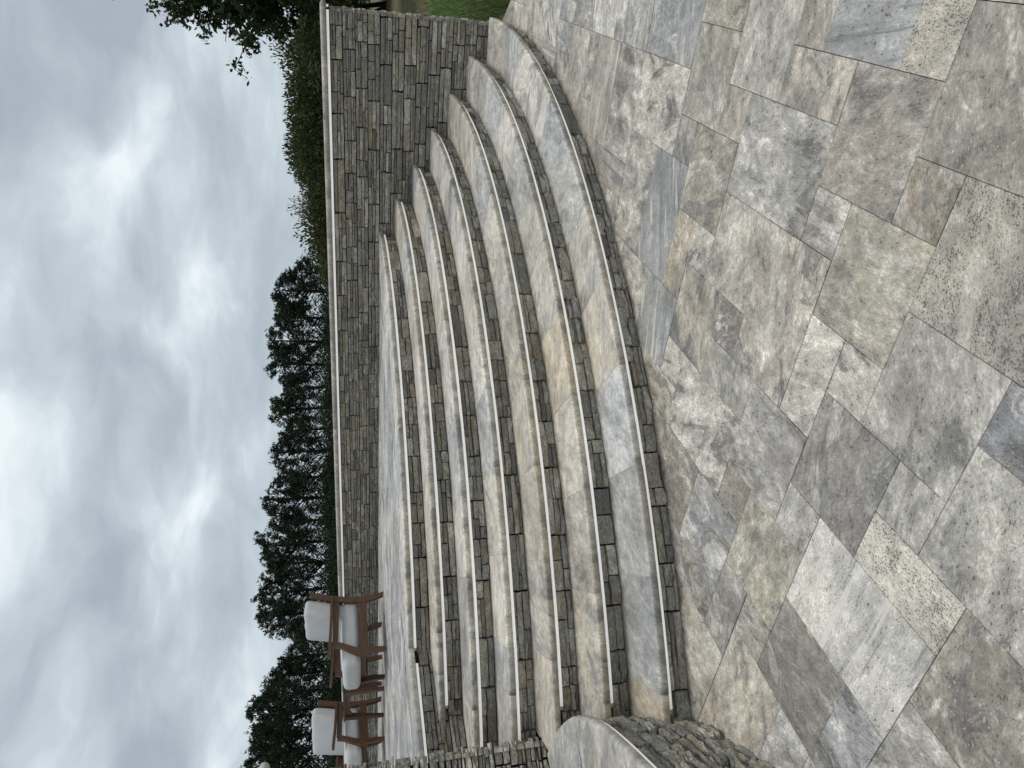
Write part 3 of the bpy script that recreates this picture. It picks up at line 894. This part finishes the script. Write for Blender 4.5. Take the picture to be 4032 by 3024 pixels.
def plank(m, pts, width_vec, thick):
    """ribbon board through side-view points: pts list of (Vector centre, half-depth Vector)"""
    rings = []
    for c, h in pts:
        rings.append([c - h - width_vec / 2, c + h - width_vec / 2, c + h + width_vec / 2, c - h + width_vec / 2])
    m.sweep(rings)
CW, CD = .80, .69
def make_chair(name, label, loc, rz, group):
    """local: +y forward, +x the sitter's right"""
    t = thing(name, label, 'armchair', loc, rz, group)
    X = Vector((1, 0, 0))
    for s in (-1, 1):
        x = s * (CW / 2 - .02)
        m = MB()
        prof = [(-CD / 2 - .005, .008, .028), (-CD / 2 + .02, .10, .032), (-CD / 2 + .042, .22, .036), (-CD / 2 + .04, .36, .037), (-CD / 2 + .02, .52, .035), (-CD / 2 - .015, .66, .032), (-CD / 2 - .05, .78, .030), (-CD / 2 - .075, .855, .028), (-CD / 2 - .085, .872, .018)]
        plank(m, [(Vector((x, y, z)), Vector((0, h, h * .12))) for y, z, h in prof], X * .038, 0); m.build('back_post', WOOD, t)
        m = MB()
        prof = [(CD / 2, .008, .024), (CD / 2 - .004, .12, .030), (CD / 2 + .004, .24, .036), (CD / 2 + .008, .31, .042), (CD / 2 - .018, .38, .040), (CD / 2 - .06, .46, .034), (CD / 2 - .095, .53, .032), (CD / 2 - .115, .60, .034)]
        plank(m, [(Vector((x, y, z)), Vector((0, h, h * .15))) for y, z, h in prof], X * .040, 0); m.build('leg', WOOD, t)
        m = MB()
        prof = [(-CD / 2 - .02, .600), (-.12, .605), (.12, .618), (CD / 2 + .04, .640)]
        rings = [[(x - .036, y, z), (x + .036, y, z), (x + .036, y, z + .032), (x - .036, y, z + .032)] for y, z in prof]
        m.sweep(rings); m.build('armrest', WOOD, t)
        m = MB(); m.box((x, -.045, .572), (.028, CD - .17, .066), Matrix.Rotation(.03, 3, 'X')); m.build('arm_rail', WOOD, t)
        m = MB(); m.box((x, -.0, .262), (.030, CD - .06, .10)); m.build('side_rail', WOOD, t)
    # front apron with an arched lower edge
    m = MB(); rings = []
    for q in range(13):
        u_ = -1 + q / 6; xx = u_ * (CW / 2 - .04); zb = .205 + .032 * (1 - u_ ** 4)
        rings.append([(xx, CD / 2 - .03, zb), (xx, CD / 2 - .006, zb), (xx, CD / 2 - .006, .295), (xx, CD / 2 - .03, .295)])
    m.sweep(rings); m.build('front_rail', WOOD, t)
    m = MB(); m.box((0, CD / 2 - .0, .308), (CW - .08, .05, .022)); m.build('front_ledge', WOOD, t)
    m = MB(); m.box((0, -CD / 2 + .03, .25), (CW - .08, .024, .09)); m.build('back_rail', WOOD, t)
    for q in range(5):
        m = MB(); m.box((0, -.26 + q * .125, .288), (CW - .08, .075, .016)); m.build('seat_slat', WOOD, t)
    m = MB(); plank(m, [(Vector((-CW / 2 + .03, -CD / 2 - .068, .83)), Vector((0, .012, .035))), (Vector((CW / 2 - .03, -CD / 2 - .068, .83)), Vector((0, .012, .035)))], Vector((0, .0, 0)), 0)
    m = MB(); m.box((0, -CD / 2 - .066, .828), (CW - .078, .024, .07), Matrix.Rotation(.28, 3, 'X')); m.build('top_rail', WOOD, t)
    for q in range(6):
        z = .375 + q * .072; y = -CD / 2 + .035 - .085 * max(0, (z - .36) / .45) ** 1.3
        m = MB(); m.box((0, y, z), (CW - .078, .016, .058), Matrix.Rotation(.18, 3, 'X')); m.build('back_slat', WOOD, t)
    v, f = rounded_box(CW - .085, .80, .195, .065, 18, .022, 3.3, .008)
    sc_ = mesh('seat_cushion', v, f, FAB, True)
    sco = obj('seat_cushion', sc_, t, (0, .085, .405))
    # piped seams
    m = MB(); px_ = CW / 2 - .043
    m.tube([(px_ * .96, -.30, .02), (px_ * .99, 0, .028), (px_ * .96, .28, .02)], [.004] * 3, 5); m.build('seam', FAB, sco, True)
    m = MB(); m.tube([(-px_ * .96, -.30, .02), (-px_ * .99, 0, .028), (-px_ * .96, .28, .02)], [.004] * 3, 5); m.build('seam', FAB, sco, True)
    v, f = rounded_box(CW - .11, .51, .19, .048, 18, .028, 8.1, .012)
    bc = mesh('back_cushion', v, f, FAB, True)
    bo = obj('back_cushion', bc, t, (0, -CD / 2 + .095, .685), (rad(90 + 12) - pi, 0, 0))
    m = MB(); pz = .25
    m.tube([(-(CW - .11) / 2 * .98, -.22, .055), (-(CW - .11) / 2 * 1.0, 0, .06), (-(CW - .11) / 2 * .98, .22, .055)], [.004] * 3, 5); m.build('seam', FAB, bo, True)
    m = MB(); m.tube([((CW - .11) / 2 * .98, -.22, .055), ((CW - .11) / 2 * 1.0, 0, .06), ((CW - .11) / 2 * .98, .22, .055)], [.004] * 3, 5); m.build('seam', FAB, bo, True)
    return t
def fwd_rz(deg): return rad(deg) - pi / 2
grp = 'teak armchairs on the terrace'
make_chair('armchair', 'brown teak armchair with pale grey cushions, nearer the middle of the terrace', (-2.58 * S, 7.53 * S, TERR_Z), fwd_rz(225), grp)
make_chair('armchair', 'brown teak armchair with pale grey cushions, partly hidden behind the tall stone pier', (-4.07 * S, 8.39 * S, TERR_Z), fwd_rz(249), grp)
# side table
tb_c = Vector((-3.93, 9.56)); ta = rad(146)
tab = thing('side_table', 'small brown teak side table standing between the two armchairs', 'table', (tb_c.x, tb_c.y, TERR_Z), ta)
m = MB()
for q in range(6): 
    mm = MB(); mm.box((-.3 + .05 + q * .1, 0, .505), (.097, .50, .022)); mm.build('top_board', WOOD, tab)
for sx_ in (-1, 1):
    for sy_ in (-1, 1):
        mm = MB()
        rings = []
        for zz_, o_, h_ in ((.006, .028, .020), (.2, .016, .026), (.494, 0, .034)):
            cx_, cy_ = sx_ * (.262 + o_), sy_ * (.205 + o_)
            rings.append([(cx_ - h_, cy_ - h_, zz_), (cx_ + h_, cy_ - h_, zz_), (cx_ + h_, cy_ + h_, zz_), (cx_ - h_, cy_ + h_, zz_)])
        mm.sweep(rings); mm.build('leg', WOOD, tab)
for s in (-1, 1):
    mm = MB(); rings = []
    for q in range(11):
        u_ = -1 + q / 5; zb = .405 + .035 * (1 - u_ ** 4)
        rings.append([(u_ * .225, s * .205 - .011, zb), (u_ * .225, s * .205 + .011, zb), (u_ * .225, s * .205 + .011, .493), (u_ * .225, s * .205 - .011, .493)])
    mm.sweep(rings); mm.build('apron', WOOD, tab)
    mm = MB(); rings = []
    for q in range(11):
        u_ = -1 + q / 5; zb = .405 + .035 * (1 - u_ ** 4)
        rings.append([(s * .262 - .011, u_ * .168, zb), (s * .262 + .011, u_ * .168, zb), (s * .262 + .011, u_ * .168, .493), (s * .262 - .011, u_ * .168, .493)])
    mm.sweep(rings); mm.build('apron', WOOD, tab)

# ------------------------------------------------------------------ vegetation
def leaf_quad(m, p, d, n, L, W):
    """folded pointed leaf: 4 verts"""
    a = d.cross(n); a.normalize()
    m.v += [tuple(p), tuple(p + d * L * .55 + a * W * .5 + n * W * .12), tuple(p + d * L), tuple(p + d * L * .5 - a * W * .5 + n * W * .12)]
    k = len(m.v) - 4
    m.f.append((k, k + 1, k + 2, k + 3))
def rvec(rg):
    while True:
        v = Vector((rg.uniform(-1, 1), rg.uniform(-1, 1), rg.uniform(-1, 1)))
        if .05 < v.length < 1: return v.normalized()

def pine_variant(seed, H=9.0, RX=2.6):
    """umbrella pine: bare stem, upswept limbs, dense domed crown made of needle tufts"""
    rg = random.Random(seed)
    tr = MB(); cr_ = MB()
    lean = Vector((rg.uniform(-.35, .35), rg.uniform(-.35, .35), 0))
    tr.tube([Vector((0, 0, -.2)), lean * .3 + Vector((0, 0, H * .3)), lean * .7 + Vector((0, 0, H * .6)), lean + Vector((0, 0, H * .93))], [.18, .14, .10, .02], 7)
    def spine(z):
        q = max(0, min(1, z / (H * .95))); return lean * q + Vector((0, 0, z))
    zc, rz_ = H * .60, H * .375
    lobes = [(rvec(rg), rg.uniform(.80, 1.04)) for _ in range(16)]
    for i in range(84):
        d = rvec(rg)
        if d.z < -.62: d.z *= -.6
        d.normalize()
        k = max(.66, max((r * max(0, d.dot(l)) ** .35) for l, r in lobes)) * rg.uniform(.86, 1.02)
        if d.z < -.05: k *= rg.uniform(.45, .95)
        tip = lean * .7 + Vector((d.x * RX * k, d.y * RX * k, zc + d.z * rz_ * k))
        b0 = spine(max(H * .30, tip.z - math.hypot(d.x, d.y) * RX * k * rg.uniform(.55, .95) - .3))
        mid = (b0 + tip) / 2 + Vector((0, 0, -.18))
        tr.tube([b0, mid, tip], [.038, .024, .008], 4)
        for c in range(16 if d.z > .0 else 4):
            f_ = 1.03 - .42 * rg.random() ** 1.6
            q = b0 * (1 - f_) ** 2 + mid * 2 * f_ * (1 - f_) + tip * f_ * f_
            p = q + Vector((rg.gauss(0, .15), rg.gauss(0, .15), rg.gauss(0, .11)))
            for nn in range(7):
                dd = (rvec(rg) * .9 + d * .35 + Vector((0, 0, .6))).normalized()
                leaf_quad(cr_, p, dd, rvec(rg), rg.uniform(.18, .36), rg.uniform(.05, .09))
    return mesh('trunk', tr.v, tr.f, BARK, True), mesh('crown', cr_.v, cr_.f, PINE)
PV = [pine_variant(100 + i) for i in range(5)]
def pine(loc, H, rz, k, label, group, wide=1.0):
    t = thing('pine_tree', label, 'tree', loc, rz, group)
    tr, crn = PV[k]; s = H / 9.0
    obj('trunk', tr, t, None, None, (1, 1, s)); obj('crown', crn, t, None, None, (wide, wide, s))
# trunk position along the row, top of crown, half-width of crown (all read off the photograph), distance
pines = [(590,634,38,58),(632,582,56,55),(690,590,46,62),(742,567,58,54),(792,574,50,60),(842,612,40,66),(884,574,44,57),(930,612,42,66),(978,576,54,55),(1032,590,44,63),(1086,568,48,57),(1132,600,44,66),(1176,552,52,55),(1228,562,50,62),(1282,549,56,54),(1330,556,46,60),(1366,618,34,66),(1424,612,38,64),(1462,572,44,57),(1506,556,48,61),(1548,534,50,55),(1600,536,50,62),(1640,525,52,55),(1694,528,52,58)]
rv = random.Random(4)
words = ['first', 'second', 'third', 'fourth', 'fifth', 'sixth', 'seventh', 'eighth', 'ninth', 'tenth', 'eleventh', 'twelfth', 'thirteenth', 'fourteenth', 'fifteenth', 'sixteenth', 'seventeenth', 'eighteenth', 'nineteenth', 'twentieth', 'twenty-first', 'twenty-second', 'twenty-third', 'twenty-fourth', 'twenty-fifth', 'twenty-sixth', 'twenty-seventh', 'twenty-eighth', 'twenty-ninth', 'thirtieth', 'thirty-first', 'thirty-second', 'thirty-third', 'thirty-fourth', 'thirty-fifth', 'thirty-sixth', 'thirty-seventh', 'thirty-eighth', 'thirty-ninth', 'fortieth']
for i, (yd, xd, hw, D) in enumerate(pines):
    p = at_dist(xd * 1.8228 + 6, yd * 1.8228, D)
    lab = 'dark umbrella pine, %s of the row behind the wall counted from the hedge end' % words[i]
    pine((p.x, p.y, 0), p.z * 1.045, rv.uniform(0, 6.28), i % 5, lab, 'pines in a row behind the wall', hw * 1.14 * 1.8228 / F_PX * D / 2.6)

def bush_variant(seed, mat, W, H, n, L, holes=.0, stems=7, topthin=False):
    rg = random.Random(seed); cr_ = MB(); st = MB()
    lobes = []
    for i in range(11):
        a = rg.uniform(0, 2 * pi); r = W * .5 * math.sqrt(rg.random()) * .75
        lobes.append((Vector((math.cos(a) * r, math.sin(a) * r, H * rg.uniform(.2, .78))), W * rg.uniform(.18, .30), H * rg.uniform(.14, .24)))
    for i in range(stems):
        c, _, _ = lobes[i % len(lobes)]
        st.tube([(c.x * .2, c.y * .2, -.1), (c.x * .6, c.y * .6, c.z * .5), (c.x, c.y, c.z + .2)], [.05, .035, .012], 5)
    for i in range(n):
        c, rx, rz_ = rg.choice(lobes)
        d = rvec(rg); k = rg.random() ** .45
        if rg.random() < .04: k *= 1.12
        p = c + Vector((d.x * rx * k, d.y * rx * k, d.z * rz_ * k))
        if p.z < .02: p.z = rg.uniform(.02, .4)
        leaf_quad(cr_, p, (d + rvec(rg) * .9 + Vector((0, 0, .3))).normalized(), rvec(rg), L * rg.uniform(.6, 1.3), L * rg.uniform(.35, .6))
    return mesh('stem', st.v, st.f, BARK, True), mesh('foliage', cr_.v, cr_.f, mat)
BV = [bush_variant(1, HEDGE, 4.2, 3.6, 7500, .15), bush_variant(2, HEDGE, 4.6, 3.4, 7500, .15), bush_variant(3, HEDGE2, 4.2, 3.6, 5000, .17), bush_variant(4, HEDGE2, 5.0, 3.4, 5200, .17), bush_variant(6, PALE, 3.0, 4.2, 1500, .15, stems=11)]
def bush(name, px, top, D, W, k, label, cat='shrub', group=None):
    p = at_dist((top - (rv.uniform(0, 20) if name == 'hedge_shrub' else 0)) * 1.8228, px * 1.8228, D)
    t = thing(name, label, cat, (p.x, p.y, 0), rv.uniform(0, 6.28), group)
    st, fo = BV[k]; h0 = max(v.co.z for v in fo.vertices) * .97
    s = p.z / h0
    for nm, me in (('stem', st), ('foliage', fo)): obj(nm, me, t, None, None, (W / 4.3, W / 4.3, s))
hg = 'shrubs of the hedge behind the wall'
hedge = [(-20, 640, 27, 5.5, 0), (40, 660, 26, 4.5, 1), (95, 640, 28, 4.5, 0), (150, 650, 28, 4.5, 1), (205, 632, 29, 5.0, 0), (250, 645, 30, 4.6, 1), (300, 640, 30, 4.4, 0), (345, 650, 30, 4.4, 1), (395, 662, 31, 4.4, 0), (440, 650, 31, 4.2, 1), (485, 672, 31, 4.2, 0), (525, 684, 32, 4.2, 1), (560, 690, 32, 3.6, 0)]
for i, (px, top, D, W, k) in enumerate(hedge):
    bush('hedge_shrub', px, top, D, W, k, 'leafy mid-green hedge shrub, %s from the near end of the long wall' % words[i], 'shrub', hg)
bush('thin_shrub', 138, 587, 29, 3.0, 4, 'thin see-through shrub rising above the hedge beside the big leafy tree')
bush('thin_shrub', 448, 622, 33, 2.6, 4, 'thin pale shrub rising above the hedge near the dark evergreen clump')
bush('dark_evergreen', 283, 614, 40, 4.2, 2, 'dark rounded evergreen above the hedge, the one nearer the leafy tree', 'tree', 'dark evergreens above the hedge')
bush('dark_evergreen', 338, 616, 40, 4.6, 3, 'dark rounded evergreen above the hedge, the one nearer the pines', 'tree', 'dark evergreens above the hedge')
und = [(575 + i * 48) for i in range(24)]
for i, px in enumerate(und):
    bush('understorey_shrub', px, rv.uniform(682, 700), rv.uniform(48, 53), rv.uniform(4.6, 5.6), rv.choice([2, 3]), 'dark shrub under the pines, %s from the hedge end' % words[i], 'shrub', 'dark shrubs under the pines')

# big broadleaf tree reaching in at the right
def leaf_tree(base, cen, rx, rz_, seed):
    rg = random.Random(seed)
    t = thing('leafy_tree', 'big dark broadleaf tree reaching over the near end of the wall', 'tree', base)
    tr = MB(); cr_ = MB()
    top = Vector(cen) - Vector(base)
    tr.tube([(0, 0, -.2), (top.x * .15, top.y * .1, top.z * .35), (top.x * .5, top.y * .5, top.z * .8), (top.x, top.y, top.z)], [.26, .2, .14, .07], 9)
    for i in range(190):
        d = rvec(rg)
        if d.z < -.75: continue
        ln = rg.uniform(.72, 1.0) * (1.10 if rg.random() < .2 else 1)
        tip = top + Vector((d.x * rx * ln, d.y * rx * ln, d.z * rz_ * ln))
        b0 = top * rg.uniform(.55, 1.0)
        mid = (b0 + tip) / 2 + rvec(rg) * .25
        tr.tube([b0, mid, tip], [.05, .028, .006], 4)
        for c in range(20):
            f_ = rg.uniform(.38, 1.03)
            q = (b0 * (1 - f_) ** 2 + mid * 2 * f_ * (1 - f_) + tip * f_ * f_)
            tw = q + rvec(rg) * rg.uniform(.1, .45) + Vector((0, 0, -.05))
            tr.tube([q, tw], [.008, .004], 3)
            for l in range(15):
                p = q + (tw - q) * rg.uniform(.2, 1.1) + rvec(rg) * .09
                leaf_quad(cr_, p, (rvec(rg) + Vector((0, 0, -.35))).normalized(), rvec(rg), rg.uniform(.10, .17), rg.uniform(.06, .10))
    tr.build('trunk', BARK, t, True); cr_.build('crown', OAK, t)
cen = at_dist(505 * 1.8228, -196 * 1.8228, 19.5)
leaf_tree((cen.x + .9, cen.y + .4, 0), (cen.x, cen.y, cen.z), 2.95, 3.0, 61)

# blades of lawn beside the wall end (nobody could count them)
m = MB(); rb = random.Random(12)
for i in range(15000):
    y = 6.2 + 9.5 * rb.random() ** 1.6
    x = patio_edge(min(y, 7.0)) + .02 + rb.random() ** 1.2 * (1.2 + (y - 6.2) * .62)
    q = Vector((x, y)) - P_END
    if q.dot(WD) > -.06 and -.46 < q.dot(WN) < .6: continue
    a = rb.uniform(0, 6.28); h = rb.uniform(.04, .11); wv = rb.uniform(.003, .007)
    dx, dy = math.cos(a) * wv, math.sin(a) * wv
    bx_, by_ = rb.uniform(-.05, .05), rb.uniform(-.05, .05)
    m.add([(x - dx, y - dy, -.035), (x + dx, y + dy, -.035), (x + bx_, y + by_, h - .03)], [(0, 1, 2)])
lo = m.build('grass', BLADE); lo['kind'] = 'stuff'; lo['label'] = 'short green grass beside the near end of the wall'; lo['category'] = 'grass'
